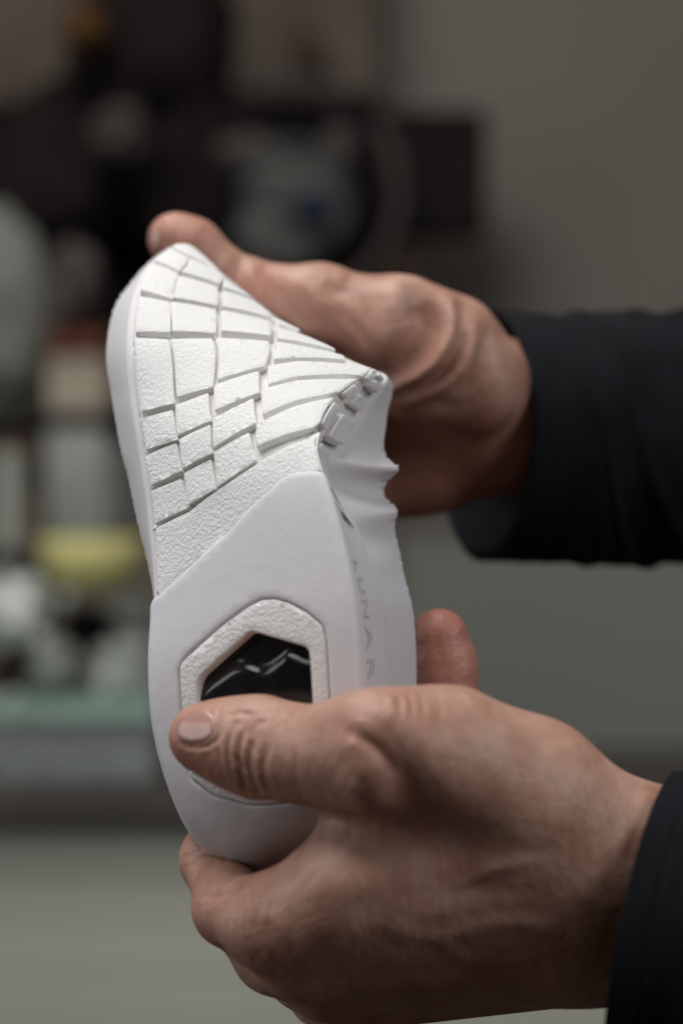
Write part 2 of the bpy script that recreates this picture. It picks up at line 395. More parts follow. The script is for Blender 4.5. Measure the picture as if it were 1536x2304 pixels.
def resin_h(uv, V, H, top):
    d = np.full(len(V), 1e9)
    for a, b in zip(ridge[:-1], ridge[1:]):
        t = np.clip(((V - a) @ (b - a)) / ((b - a) @ (b - a)), 0, 1); d = np.minimum(d, np.linalg.norm(V - (a + t[:, None] * (b - a)), axis=1))
    vr = np.interp(V[:, 0], ridge[:, 0], ridge[:, 1])
    return np.where(H > top - 1e-6, -0.0014 * ss(-0.0018, 0.0020, V[:, 1] - vr - .00025 * np.sin(V[:, 0] * 520)) + 0.00022 * np.exp(-(d / .0012) ** 2) * np.sin(V[:, 0] * 330 + 1), 0)
wn = np.array(window); wc = wn.mean(0)
part('resin_window', list(wc + (wn - wc) * 1.03), M['resin'], top=-0.0017, depth=0.002, bevel=0.0003, rnd=0, hfun=resin_h, grid=0.00045)

# flat lettering, grey tone standing in for pressed-in shading, reading from toe to heel
def lettering(txt, p0, p1, du, m, top=0.0006, flip=1):
    cu = bpy.data.curves.new('t', 'FONT'); cu.body = txt; cu.space_character = 1.25; cu.resolution_u = 3
    to = bpy.data.objects.new('t', cu); col.objects.link(to); bpy.context.view_layer.update()
    me = bpy.data.meshes.new_from_object(to.evaluated_get(bpy.context.evaluated_depsgraph_get()))
    co = np.array([v.co[:] for v in me.vertices]); fs = [tuple(p.vertices) for p in me.polygons]
    bpy.data.objects.remove(to); 
    return co, fs
a0 = np.array(inv(796, 1262)); a1 = np.array(inv(826, 1532))
co, fs = lettering('LUNAR', None, None, None, None)
x0, x1 = co[:, 0].min(), co[:, 0].max(); y0, y1 = co[:, 1].min(), co[:, 1].max()
tt = (co[:, 0] - x0) / (x1 - x0); hh = (co[:, 1] - y0) / (y1 - y0)
# group the letters' faces by connected letter
par_ = list(range(len(co)))
def find(a):
    while par_[a] != a: par_[a] = par_[par_[a]]; a = par_[a]
    return a
for f in fs:
    for k in f[1:]: par_[find(k)] = find(f[0])
groups = {}
for f in fs: groups.setdefault(find(f[0]), []).append(f)
for g in groups.values():
    ids = sorted({i for f in g for i in f}); re_ = {k: i for i, k in enumerate(ids)}
    u = 1.13 + 0.10 * hh[ids]; v = a0[1] + (a1[1] - a0[1]) * tt[ids]
    X = S(u, v, 0.00052)
    o = link('letter', X, [tuple(re_[i] for i in f) for f in g], M['letter']); under(o, sole)
for tri in (((1.10, 6.42), (1.34, 6.12), (1.12, 6.18)), ((1.20, 6.08), (1.42, 5.82), (1.22, 5.88))):
    q = np.array(tri); o = link('triangle_mark', S(q[:, 0], q[:, 1], 0.0008), [(0, 1, 2)], M['mark']); under(o, sole)

# ------------------------------------------------------------------ hands: smooth-blended solids turned into one surface
def surface_nets(F, org, h):
    nx, ny, nz = F.shape
    s = F < 0
    cnt = np.zeros((nx-1, ny-1, nz-1), np.int8)
    for dx in (0, 1):
        for dy in (0, 1):
            for dz in (0, 1): cnt += s[dx:nx-1+dx, dy:ny-1+dy, dz:nz-1+dz]
    act = (cnt > 0) & (cnt < 8)
    idx = np.argwhere(act); n = len(idx)
    num = -np.ones(act.shape, np.int64); num[act] = np.arange(n)
    acc = np.zeros((n, 3)); wt = np.zeros(n)
    cs = [(0,0,0),(1,0,0),(0,1,0),(1,1,0),(0,0,1),(1,0,1),(0,1,1),(1,1,1)]
    for a in range(8):
        for b in range(a+1, 8):
            ca, cb = np.array(cs[a]), np.array(cs[b])
            if np.abs(ca - cb).sum() != 1: continue
            fa = F[idx[:,0]+ca[0], idx[:,1]+ca[1], idx[:,2]+ca[2]]; fb = F[idx[:,0]+cb[0], idx[:,1]+cb[1], idx[:,2]+cb[2]]
            m = (fa < 0) != (fb < 0); t = np.where(m, fa / np.where(m, fa - fb, 1), 0)
            acc += np.where(m[:, None], ca + t[:, None] * (cb - ca), 0); wt += m
    V = (idx + acc / wt[:, None]) * h + org
    faces = []
    for ax in range(3):
        o1, o2 = [a for a in range(3) if a != ax]
        sl0 = [slice(None)]*3; sl1 = [slice(None)]*3; sl0[ax] = slice(0, -1); sl1[ax] = slice(1, None)
        e = np.argwhere(s[tuple(sl0)] != s[tuple(sl1)])
        ok = (e[:, o1] > 0) & (e[:, o2] > 0) & (e[:, o1] < F.shape[o1]-1) & (e[:, o2] < F.shape[o2]-1); e = e[ok]
        q = []
        for d1, d2 in ((-1,-1),(0,-1),(0,0),(-1,0)):
            c = e.copy(); c[:, o1] += d1; c[:, o2] += d2; q.append(num[c[:,0], c[:,1], c[:,2]])
        q = np.stack(q, 1)
        sg = s[e[:,0], e[:,1], e[:,2]]
        if ax == 1: sg = ~sg
        q[~sg] = q[~sg][:, ::-1]
        faces.append(q)
    return V, np.concatenate(faces)

class Solid:
    def __init__(self, lo, hi, h):
        self.h = h; self.lo = np.array(lo)
        n = np.ceil((np.array(hi) - lo) / h).astype(int) + 1
        g = [(lo[i] + np.arange(n[i]) * h).astype(np.float32) for i in range(3)]
        self.X, self.Y, self.Z = np.meshgrid(*g, indexing='ij')
        self.F = np.full(n, 1.0, np.float32)
    def sub(self, pts, pad):
        p = np.array(pts); a = np.floor((p.min(0) - pad - self.lo) / self.h).astype(int); b = np.ceil((p.max(0) + pad - self.lo) / self.h).astype(int) + 1
        a = np.clip(a, 0, np.array(self.F.shape)); b = np.clip(b, 0, np.array(self.F.shape))
        return tuple(slice(int(i), int(j)) for i, j in zip(a, b))
    def seg(self, s, a, b):
        X, Y, Z = self.X[s], self.Y[s], self.Z[s]
        d = b - a; L = float(d @ d) + 1e-12
        t = np.clip(((X - a[0]) * d[0] + (Y - a[1]) * d[1] + (Z - a[2]) * d[2]) / L, 0, 1)
        return np.sqrt((X - a[0] - t*d[0])**2 + (Y - a[1] - t*d[1])**2 + (Z - a[2] - t*d[2])**2), t
    def cone(self, a, ra, b, rb, k=0.006):
        a, b = P(*a), P(*b)
        s = self.sub([a, b], max(ra, rb) + 0.02)
        D, t = self.seg(s, a, b); D = D - (ra + (rb - ra) * t)
        self.blend(s, D, k)
    def blend(self, s, D, k):
        F = self.F[s]; hh = np.maximum(k - np.abs(F - D), 0) / k
        self.F[s] = np.minimum(F, D) - hh * hh * k * 0.25
    def ball(self, c, rad, k=0.006, ax=None):
        c = P(*c); rad = np.array(rad); s = self.sub([c], rad.max() + 0.02)
        q = np.stack([self.X[s] - c[0], self.Y[s] - c[1], self.Z[s] - c[2]], -1)
        if ax is not None: q = q @ np.array(ax.transposed())     # into local axes
        k0 = np.linalg.norm(q / rad, axis=-1); k1 = np.linalg.norm(q / rad**2, axis=-1) + 1e-9
        self.blend(s, (k0 * (k0 - 1) / k1).astype(np.float32), k)
    def press(self, pts, amp, width):
        """a soft crease (amp > 0 cuts in) or ridge (amp < 0) along a line"""
        pts = [P(*p) for p in pts]; s = self.sub(pts, width * 3)
        D = None
        for a, b in zip(pts[:-1], pts[1:]):
            d, _ = self.seg(s, a, b); D = d if D is None else np.minimum(D, d)
        self.F[s] = self.F[s] + amp * np.exp(-(D / width) ** 2)
    def mesh(self, name, m):
        V, Fc = surface_nets(self.F, self.lo, self.h)
        # one pass of smoothing along the quads
        for _ in range(2):
            A = np.zeros_like(V); c = np.zeros(len(V))
            for i in range(4):
                for j in (1, 3):
                    np.add.at(A, Fc[:, i], V[Fc[:, (i + j) % 4]]); np.add.at(c, Fc[:, i], 1)
            V = V * 0.5 + 0.5 * A / np.maximum(c, 1)[:, None]
        me = bpy.data.meshes.new(name)
        me.vertices.add(len(V)); me.vertices.foreach_set('co', V.astype(np.float32).ravel())
        me.loops.add(len(Fc) * 4); me.loops.foreach_set('vertex_index', Fc.ravel().astype(np.int32))
        me.polygons.add(len(Fc)); me.polygons.foreach_set('loop_start', np.arange(0, len(Fc)*4, 4, dtype=np.int32))
        me.polygons.foreach_set('use_smooth', np.ones(len(Fc), bool))
        me.update(calc_edges=True); me.validate(); me.materials.append(m)
        o = bpy.data.objects.new(name, me); col.objects.link(o); return o

def skin_mat(name, c1, c2, c3):
    m = mat(name, c1, 0.42, vscale=75, color2=c2, bump=0.45, bscale=1300, bdist=0.0003, bump2=0.5, b2scale=260, b2dist=0.0008, sss=0.07, spec=0.42)
    nt = m.node_tree; b = nt.nodes['Principled BSDF']
    src = b.inputs['Base Color'].links[0].from_socket
    n = nt.nodes.new('ShaderNodeTexNoise'); n.inputs['Scale'].default_value = 140; n.inputs['Detail'].default_value = 5
    tc = next(x for x in nt.nodes if x.type == 'TEX_COORD'); nt.links.new(tc.outputs['Object'], n.inputs['Vector'])
    r = nt.nodes.new('ShaderNodeMapRange'); r.inputs[1].default_value = 0.5; r.inputs[2].default_value = 0.75; r.inputs[4].default_value = 0.55
    mx = nt.nodes.new('ShaderNodeMix'); mx.data_type = 'RGBA'; mx.inputs[7].default_value = c3
    nt.links.new(n.outputs['Fac'], r.inputs[0]); nt.links.new(r.outputs[0], mx.inputs[0]); nt.links.new(src, mx.inputs[6]); nt.links.new(mx.outputs[2], b.inputs['Base Color'])
    vo = nt.nodes.new('ShaderNodeTexVoronoi'); vo.feature = 'DISTANCE_TO_EDGE'; vo.inputs['Scale'].default_value = 620
    nt.links.new(tc.outputs['Object'], vo.inputs['Vector'])
    bp = nt.nodes.new('ShaderNodeBump'); bp.inputs['Strength'].default_value = 0.35; bp.inputs['Distance'].default_value = 0.0004
    nt.links.new(vo.outputs['Distance'], bp.inputs['Height']); nt.links.new(b.inputs['Normal'].links[0].from_socket, bp.inputs['Normal']); nt.links.new(bp.outputs[0], b.inputs['Normal'])
    mp = nt.nodes.new('ShaderNodeMapping'); mp.inputs['Rotation'].default_value = (0, 0.35, 0.2); mp.inputs['Scale'].default_value = (1.0, 1.0, 0.22)
    nt.links.new(tc.outputs['Object'], mp.inputs['Vector'])
    fn = nt.nodes.new('ShaderNodeTexNoise'); fn.inputs['Scale'].default_value = 420; fn.inputs['Detail'].default_value = 4; nt.links.new(mp.outputs[0], fn.inputs['Vector'])
    b3 = nt.nodes.new('ShaderNodeBump'); b3.inputs['Strength'].default_value = 0.6; b3.inputs['Distance'].default_value = 0.0007
    nt.links.new(fn.outputs['Fac'], b3.inputs['Height']); nt.links.new(b.inputs['Normal'].links[0].from_socket, b3.inputs['Normal']); nt.links.new(b3.outputs[0], b.inputs['Normal'])
    at = nt.nodes.new('ShaderNodeAttribute'); at.attribute_name = 'flush'
    src = b.inputs['Base Color'].links[0].from_socket
    mf = nt.nodes.new('ShaderNodeMix'); mf.data_type = 'RGBA'; mf.inputs[7].default_value = (0.44, 0.17, 0.125, 1)
    nt.links.new(at.outputs['Fac'], mf.inputs[0]); nt.links.new(src, mf.inputs[6]); nt.links.new(mf.outputs[2], b.inputs['Base Color'])
    return m
def flush(o, spots):
    """redder skin at fingertips and joints"""
    me = o.data; n = len(me.vertices); V = np.zeros(n * 3, np.float32); me.vertices.foreach_get('co', V); V = V.reshape(-1, 3)
    f = np.zeros(n, np.float32)
    for p, r, a in spots:
        f = np.maximum(f, a * np.exp(-(np.linalg.norm(V - P(*p), axis=1) / r) ** 2))
    at = me.attributes.new('flush', 'FLOAT', 'POINT'); at.data.foreach_set('value', f)
M['skin'] = skin_mat('skin', (0.51, 0.315, 0.24, 1), (0.37, 0.20, 0.142, 1), (0.44, 0.19, 0.138, 1))
M['nail'] = mat('fingernail', (0.45, 0.25, 0.20, 1), 0.24, var=0.1, vscale=200, sss=0.1, spec=0.6)

HV = 0.0007
def wrinkle(o, lines):
    """fine skin lines pressed into (amp > 0) or raised from (amp < 0) the camera-side surface; points in photo pixels"""
    me = o.data; n = len(me.vertices); V = np.zeros(n * 3, np.float32); me.vertices.foreach_get('co', V); V = V.reshape(-1, 3).astype(float)
    Nn = np.zeros(n * 3, np.float32); me.vertices.foreach_get('normal', Nn); Nn = Nn.reshape(-1, 3)
    x = 768 + FPX * V[:, 0] / V[:, 1]; y = 1152 - FPX * (V[:, 2] - CAM_Z) / V[:, 1]
    fr_ = np.clip(-Nn[:, 1] * 3 + .3, 0, 1); H = np.zeros(n)
    for pts, amp, wpx in lines:
        pts = hermite(np.arange(len(pts)), np.array(pts, float), np.linspace(0, len(pts) - 1, 6 * len(pts))) if len(pts) > 2 else np.array(pts, float)
        m = (x > pts[:, 0].min() - 4*wpx) & (x < pts[:, 0].max() + 4*wpx) & (y > pts[:, 1].min() - 4*wpx) & (y < pts[:, 1].max() + 4*wpx)
        q = np.stack([x[m], y[m]], 1); D = np.full(len(q), 1e9); T = np.zeros(len(q)); k = len(pts) - 1
        for i, (a, b) in enumerate(zip(pts[:-1], pts[1:])):
            t = np.clip(((q - a) @ (b - a)) / ((b - a) @ (b - a) + 1e-9), 0, 1); d = np.linalg.norm(q - a - t[:, None] * (b - a), axis=1)
            c_ = d < D; D = np.where(c_, d, D); T = np.where(c_, (i + t) / k, T)
        fade = np.sin(np.clip(T, 0.02, 0.98) * math.pi) ** .5
        g = np.exp(-(D / wpx) ** 2) - 0.45 * np.exp(-((D - 1.9 * wpx) / (1.1 * wpx)) ** 2)
        H[m] += amp * g * fade
    V -= Nn * (H * fr_)[:, None]
    me.vertices.foreach_set('co', V.astype(np.float32).ravel()); me.update()

# ---- near hand (lower)
lo = np.minimum.reduce([P(370, 2420, .66), P(370, 1300, .66), P(370, 2420, .52)]); hi = np.maximum.reduce([P(1620, 1300, .52), P(1620, 1300, .70)])
lo[1], hi[1] = 0.535, 0.70
H1 = Solid(lo, hi, HV)
c = H1.cone
# thumb
c((450, 1658, .590), .0080, (500, 1666, .588), .0096)
c((500, 1666, .588), .0096, (580, 1680, .584), .0122)
c((580, 1680, .584), .0120, (690, 1698, .575), .0108)
c((690, 1700, .575), .0106, (800, 1694, .566), .0120, .008)
c((800, 1694, .566), .0120, (860, 1686, .562), .0128, .008)
c((860, 1688, .563), .0125, (1000, 1715, .570), .0168, .010)
c((1000, 1710, .570), .0170, (1180, 1805, .578), .0200, .010)
c((1180, 1805, .578), .0200, (1330, 1930, .584), .0205, .010)
# wrist and forearm
c((1320, 1960, .588), .0225, (1650, 2000, .59), .0250, .012)
c((1320, 2070, .594), .0200, (1650, 2110, .59), .0240, .012)
# metacarpals: the back of the hand turns downwards
c((1250, 1950, .582), .0190, (780, 1990, .575), .0110, .010)
c((1250, 2030, .588), .0180, (700, 2075, .580), .0125, .010)
c((1280, 2090, .597), .0165, (690, 2140, .592), .0120, .010)
c((1300, 2130, .608), .0150, (740, 2190, .608), .0112, .010)
c((1320, 2160, .622), .0120, (780, 2240, .624), .0098, .008)
# web between thumb and first finger
c((830, 1780, .585), .0070, (800, 1940, .582), .0085, .014)
c((940, 1830, .584), .0140, (900, 1960, .584), .0140, .014)
# first finger round the heel
c((760, 2005, .575), .0110, (600, 2075, .584), .0110, .008)
c((600, 2072, .584), .0108, (522, 2044, .604), .0096, .006)
c((522, 2044, .604), .0095, (484, 1935, .628), .0088, .005)
c((484, 1935, .628), .0088, (500, 1830, .648), .0078, .005)
# second and third fingers behind
c((690, 2140, .592), .0120, (622, 2138, .606), .0108, .006)
c((622, 2138, .606), .0105, (570, 2050, .640), .0092, .006)
c((570, 2050, .640), .0092, (600, 1930, .662), .0085, .006)
c((740, 2195, .610), .0112, (690, 2182, .630), .0102, .006)
c((690, 2182, .630), .0100, (700, 2040, .660), .0090, .006)
c((780, 2245, .626), .0098, (720, 2240, .650), .0090, .006)
# finger stretched up behind the side wall
c((1020, 1900, .640), .0110, (1012, 1660, .662), .0098, .008)
c((1012, 1660, .662), .0096, (998, 1500, .664), .0091, .005)
c((998, 1500, .664), .0091, (988, 1432, .663), .0082, .004)
# hollow beside the thumb joint, and tendons
H1.press([(900, 1760, .556), (960, 1830, .558), (1040, 1880, .560)], .0012, .010)
H1.press([(735, 1650, .556), (752, 1720, .556), (790, 1770, .562)], .0014, .006)
H1.press([(770, 1990, .562), (950, 1965, .560), (1200, 1950, .561)], -.0007, .004)
H1.press([(720, 2090, .566), (950, 2050, .566), (1220, 2020, .568)], -.0006, .004)
hand1 = H1.mesh('person', M['skin'])
tag(hand1, 'near hand gripping the heel, thumb laid across the black window', 'hand')
wr = []
wr += [([(502, 1640), (492, 1680), (500, 1722)], .0004, 6), ([(528, 1628), (516, 1672), (521, 1718), (537, 1757)], .0005, 7),
       ([(550, 1636), (538, 1688), (544, 1735), (558, 1778)], .0009, 8), ([(574, 1652), (561, 1700), (566, 1748), (583, 1790)], .0007, 8),
       ([(604, 1682), (594, 1722), (602, 1772)], .0003, 7), ([(512, 1614), (540, 1604), (568, 1608)], .0004, 6), ([(552, 1668), (566, 1676), (580, 1700)], .0003, 5), ([(528, 1700), (540, 1722), (552, 1734)], .0003, 5),
       ([(492, 1596), (492, 1630), (487, 1664), (462, 1680), (425, 1680), (402, 1670)], .0005, 5)]
wr += [([(590, 1600), (555, 1612), (530, 1640)], .0003, 7), ([(610, 1618), (580, 1632), (560, 1660)], .0003, 7),
       ([(650, 1640), (640, 1690), (640, 1740)], .00015, 9), ([(675, 1640), (668, 1700), (664, 1760)], .00015, 9),
       ([(892, 1562), (898, 1590), (900, 1630)], .0004, 8), ([(918, 1560), (922, 1590), (925, 1625)], .0003, 7), ([(945, 1558), (950, 1590), (950, 1625)], .00025, 7), ([(985, 1556), (990, 1590), (990, 1625)], .0002, 7),
       ([(775, 1640), (805, 1655), (850, 1690), (880, 1740)], .0007, 14), ([(800, 1655), (860, 1690), (905, 1755), (930, 1820)], .0022, 46), ([(960, 1840), (1060, 1880), (1160, 1920)], .0006, 40), ([(760, 1700), (790, 1740), (830, 1770)], .0003, 14),
       ([(548, 1985), (520, 2008), (490, 2016), (455, 2020)], .0007, 7), ([(560, 1990), (565, 2010), (560, 2030)], .0004, 8),
       ([(412, 1935), (440, 1922), (475, 1918), (515, 1928)], .0006, 7), ([(415, 1950), (445, 1942), (480, 1940)], .0003, 6),
       ([(452, 2040), (480, 2030), (510, 2030)], .0003, 7), ([(590, 2050), (620, 2075), (640, 2110)], -.0004, 16),
       ([(740, 1880), (700, 1930), (640, 1985)], .0003, 12), ([(775, 1880), (735, 1940), (690, 1990)], .0002, 12),
       ([(1010, 2000), (1100, 1960), (1220, 1930)], -.0003, 14), ([(860, 2090), (980, 2110), (1120, 2080), (1250, 2090)], -.0004, 16), ([(980, 2110), (1050, 2160), (1180, 2170)], -.0003, 14),
       ([(1330, 1780), (1345, 1860), (1340, 1950)], .0003, 12), ([(1365, 1790), (1380, 1870), (1370, 1960)], .0002, 12)]
wrinkle(hand1, wr)

# ---- far hand (upper)
lo = np.minimum.reduce([P(250, 1300, .84), P(300, 1300, .66)]); hi = np.maximum.reduce([P(1480, 420, .68), P(1480, 420, .84)])
lo[1], hi[1] = 0.665, 0.84
H2 = Solid(lo, hi, HV)
c = H2.cone
c((393, 538, .735), .0086, (430, 562, .735), .0096)
c((430, 562, .735), .0096, (515, 632, .735), .0088, .005)
c((515, 632, .735), .0086, (585, 672, .735), .0106, .005)
c((585, 672, .735), .0108, (720, 690, .734), .0128, .006)
c((720, 690, .734), .0128, (860, 715, .730), .0115, .006)
c((895, 690, .726), .0085, (925, 686, .727), .0080, .004)
c((880, 740, .732), .0155, (1000, 795, .736), .0170, .008)
c((1000, 795, .736), .0185, (1060, 850, .740), .0168, .008)
c((930, 870, .735), .0120, (1060, 868, .738), .0140, .008)
# palm and wrist
c((760, 880, .765), .020, (1060, 940, .768), .020, .006)
c((800, 1070, .775), .0175, (960, 1030, .775), .0180, .008)
c((960, 1030, .775), .0180, (1140, 980, .775), .0175, .008)
c((1080, 900, .765), .022, (1420, 960, .785), .024, .010)
c((1120, 980, .775), .016, (1420, 1000, .79), .022, .010)
# fingers lying behind the sole
for i, (y0, y1) in enumerate(((800, 720), (880, 830), (960, 940), (1040, 1045))):
    c((760, y0 + 40, .77), .0105, (560, y1 + 20, .765), .0098, .008)
    c((560, y1 + 20, .765), .0098, (420, y1 + 10, .745), .0088, .006)
    c((420, y1 + 10, .745), .0086, (345, y1 + 10, .722), .0076, .005)
hand2 = H2.mesh('person', M['skin'])
tag(hand2, 'far hand with its thumb stretched along the toe', 'hand')
wrinkle(hand2, [
    ([(985, 660), (1012, 700), (1010, 760), (975, 815), (915, 860), (865, 885)], -.0017, 17),
    ([(1055, 720), (1062, 770), (1035, 835), (975, 880), (900, 905)], -.0011, 15),
    ([(935, 680), (955, 730), (935, 785), (885, 830)], .0032, 30),
    ([(1030, 705), (1036, 765), (1005, 828), (940, 872), (880, 893)], .0012, 13),
    ([(900, 650), (885, 700), (850, 740)], -.0008, 24),
    ([(1085, 760), (1080, 830), (1040, 880)], .0006, 20),
    ([(612, 610), (632, 660), (668, 710), (720, 745)], .0014, 20), ([(665, 640), (690, 690), (730, 730)], .0009, 16), ([(560, 600), (580, 650), (620, 700)], -.0006, 18),
    ([(730, 640), (760, 655), (790, 650)], .0009, 22), ([(765, 700), (800, 740), (830, 780)], .0006, 12), ([(740, 715), (780, 760), (800, 780)], .0004, 10),
    ([(545, 575), (535, 610), (530, 640)], .0008, 14), ([(660, 760), (720, 790), (790, 800)], .0006, 12), ([(960, 900), (1030, 915), (1090, 880)], .0006, 16)])

flush(hand1, [((420, 1660, .588), .012, .55), ((560, 1690, .575), .010, .25), ((990, 1430, .66), .020, .9), ((1000, 1520, .66), .020, .8), ((850, 1650, .555), .012, .25), ((510, 2050, .60), .012, .4), ((460, 1900, .63), .012, .35), ((620, 2090, .58), .014, .3), ((1000, 1080, .6), .01, 0)])
flush(hand2, [((390, 530, .73), .014, .6), ((600, 660, .725), .016, .4), ((750, 740, .722), .014, .45), ((960, 780, .72), .02, .3), ((1000, 1080, .76), .04, .5)])
def nail(hand, poly, name='fingernail', lift=0.0004):
    me = hand.data; bvh = BVHTree.FromPolygons([v.co.copy() for v in me.vertices], [tuple(p.vertices) for p in me.polygons])
    p = resample(chaikin(ccw(np.array(poly, float)), 2, .25), 5)
    c0 = p.mean(0); rings = [(1.0, -.0003), (0.98, .6), (0.93, 1.0), (.7, 1.0), (.4, 1.0), (.1, 1.0)]
    V, Fc = [], []; n = len(p); o = Vector((0, 0, CAM_Z))
    for s, hgt in rings:
        for q in c0 + (p - c0) * s:
            d = Vector(P(q[0], q[1], 1.0)) - o; d.normalize()
            hit, nn, _, _ = bvh.ray_cast(o, d)
            if hit is None: hit, nn, _, _ = bvh.find_nearest(o + d * (o + d * .73 - o).length)
            V.append(hit + nn * (lift * hgt if hgt > 0 else hgt))
    for r in range(len(rings) - 1):
        for i in range(n):
            k = (i + 1) % n; Fc.append((r*n+i, r*n+k, (r+1)*n+k, (r+1)*n+i))
    Fc.append(tuple(range((len(rings)-1)*n, len(rings)*n)))
    ob = link(name, V, Fc, M['nail'], hand)
    return ob
nail(hand1, [(396, 1640), (404, 1618), (424, 1602), (452, 1596), (474, 1602), (484, 1620), (484, 1640), (474, 1660), (450, 1670), (420, 1670), (402, 1660)])

nail(hand2, [(338, 522), (346, 502), (358, 506), (360, 540), (356, 580), (346, 588), (339, 560)])

# ------------------------------------------------------------------ sleeves
M['cloth'] = mat('navy_wool', (0.0085, 0.0093, 0.0125, 1), 0.95, var=0.4, vscale=60, bump=0.5, bscale=900, bdist=0.0006, spec=0.15)
def sleeve(label, rings, folds, seed):
    """rings: centre, half axes as vectors; thick cloth tube with a turned cuff"""
    rnd = np.random.RandomState(seed); n = 96
    ks = np.arange(len(rings)); C = np.array([r[0] for r in rings]); A = np.array([r[1] for r in rings]); B = np.array([r[2] for r in rings])
    q = np.linspace(0, len(rings) - 1, 90)
    C, A, B = hermite(ks, C, q), hermite(ks, A, q), hermite(ks, B, q)
    th = np.linspace(0, 2*math.pi, n, endpoint=False)
    V = []
    ph = rnd.uniform(0, 6.28, 6)
    def ring(i, sc):
        t = i / 89
        f = 1 + folds * ss(0.05, 0.35, np.array([t]))[0] * (np.sin(3*th + 9*t + ph[0]) * .5 + np.sin(5*th - 14*t + ph[1]) * .35 + np.sin(2*th + 22*t + ph[2]) * .5)
        f = f + 0.012 * np.exp(-((t - .16) / .016) ** 2) * -1 + 0.032 * folds / .03 * ss(0.08, 0.3, np.array([t]))[0] * (np.maximum(np.sin(4*th + 6*np.sin(7*t + ph[3]) + ph[4]), 0) ** 3)
        f = f * sc
        return C[i] + (np.cos(th) * f)[:, None] * A[i] + (np.sin(th) * f)[:, None] * B[i]
    out = [ring(i, 1.0) for i in range(90)]
    inn = [ring(i, 0.93) for i in range(0, 60)]
    rim = [ring(0, 0.985) + (C[0] - C[3]) * 0.15, ring(0, 0.95) + (C[0] - C[3]) * 0.15]
    seq = inn[::-1] + [rim[1], rim[0]] + out
    V = np.concatenate(seq); Fc = []
    for r in range(len(seq) - 1):
        for i in range(n):
            k = (i + 1) % n; Fc.append((r*n+i, (r+1)*n+i, (r+1)*n+k, r*n+k))
    o = link('sleeve', V, Fc, M['cloth']); tag(o, label, 'sleeve')
    bm = bmesh.new(); bm.from_mesh(o.data); bmesh.ops.recalc_face_normals(bm, faces=bm.faces); bm.to_mesh(o.data); bm.free()
    return o
v3 = lambda *p: np.array(P(*p))
# far sleeve: opening turned a little to the camera
cu = [((1090, 978, .785), 285, .045), ((1250, 985, .79), 280, .045), ((1450, 985, .80), 285, .047), ((1750, 990, .82), 300, .05), ((2700, 1040, .90), 330, .058)]
rg = []
for i, ((x, y, d), hpx, dep) in enumerate(cu):
    Cc = v3(x, y, d); up = v3(x - (-14 if i == 0 else 10), y - hpx, d) - Cc
    nearv = v3(x + (112 if i == 0 else 80 if i == 1 else 0), y + 10, d - dep) - Cc
    rg.append((Cc, nearv, up))
sleeve('dark navy sleeve cuff around the wrist of the far hand', rg, .035, 3)
cu = [((1455, 2085, .590), 350, .042), ((1560, 2090, .59), 350, .043), ((1700, 2100, .59), 360, .045), ((1950, 2110, .59), 370, .045), ((2700, 2160, .60), 400, .05)]
rg = []
for i, ((x, y, d), hpx, dep) in enumerate(cu):
    Cc = v3(x, y, d); up = v3(x + 60, y - hpx, d) - Cc
    nearv = v3(x - (75 if i == 0 else 60 if i == 1 else 0), y + 60, d - dep) - Cc
    rg.append((Cc, nearv, up))
sleeve('black sleeve cuff around the wrist of the near hand', rg, .02, 8)

# ------------------------------------------------------------------ background
def boxmesh(name, x0, x1, y0, y1, d, depth, m, parent=None, bev=0.004):
    """a bevelled box whose front face spans these photo pixels at distance d"""
    a = P(x0, y1, d); b = P(x1, y0, d)
    bm = bmesh.new(); bmesh.ops.create_cube(bm, size=1)
    bmesh.ops.scale(bm, vec=(b[0]-a[0], depth, b[2]-a[2]), verts=bm.verts)
    bmesh.ops.translate(bm, vec=((a[0]+b[0])/2, d + depth/2, (a[2]+b[2])/2), verts=bm.verts)
    if bev: bmesh.ops.bevel(bm, geom=bm.edges[:], offset=bev, segments=2, affect='EDGES')
    me = bpy.data.meshes.new(name); bm.to_mesh(me); bm.free(); me.materials.append(m)
    o = bpy.data.objects.new(name, me); col.objects.link(o)
    if parent is not None: under(o, parent)
    return o
def lathe(name, cx, cy, d, prof, m, axis='Z', n=40, parent=None, scale=1.0):
    """profile of (radius, height) turned about the Z (upright) or Y (facing) axis"""
    c0 = P(cx, cy, d); V, Fc = [], []
    for r, h in prof:
        for i in range(n):
            t = 2*math.pi*i/n
            V.append(c0 + ((r*math.cos(t), r*math.sin(t), h) if axis == 'Z' else (r*math.cos(t), h, r*math.sin(t))))
    for k in range(len(prof)-1):
        for i in range(n): j = (i+1) % n; Fc.append((k*n+i, k*n+j, (k+1)*n+j, (k+1)*n+i))
    o = link(name, V, Fc, m)
    bm = bmesh.new(); bm.from_mesh(o.data); bmesh.ops.recalc_face_normals(bm, faces=bm.faces); bm.to_mesh(o.data); bm.free()
    if parent is not None: under(o, parent)
    return o
def lump(name, cx, cy, d, rx, ry, rz, m, seed, amp=.25, parent=None):
    bm = bmesh.new(); bmesh.ops.create_icosphere(bm, subdivisions=4, radius=1)
    from mathutils import noise
    for v in bm.verts:
        n = noise.noise(v.co * 1.7 + Vector((seed*3.1, 0, 0))) + .5 * noise.noise(v.co * 4 + Vector((0, seed, 0)))
        v.co = v.co * (1 + amp * n)
    c0 = P(cx, cy, d); s = d / FPX
    for v in bm.verts: v.co = Vector((v.co.x * rx * s + c0[0], v.co.y * rz + c0[1], v.co.z * ry * s + c0[2]))
    for f in bm.faces: f.smooth = True
    me = bpy.data.meshes.new(name); bm.to_mesh(me); bm.free(); me.materials.append(m)
    o = bpy.data.objects.new(name, me); col.objects.link(o)
    if parent is not None: under(o, parent)
    return o
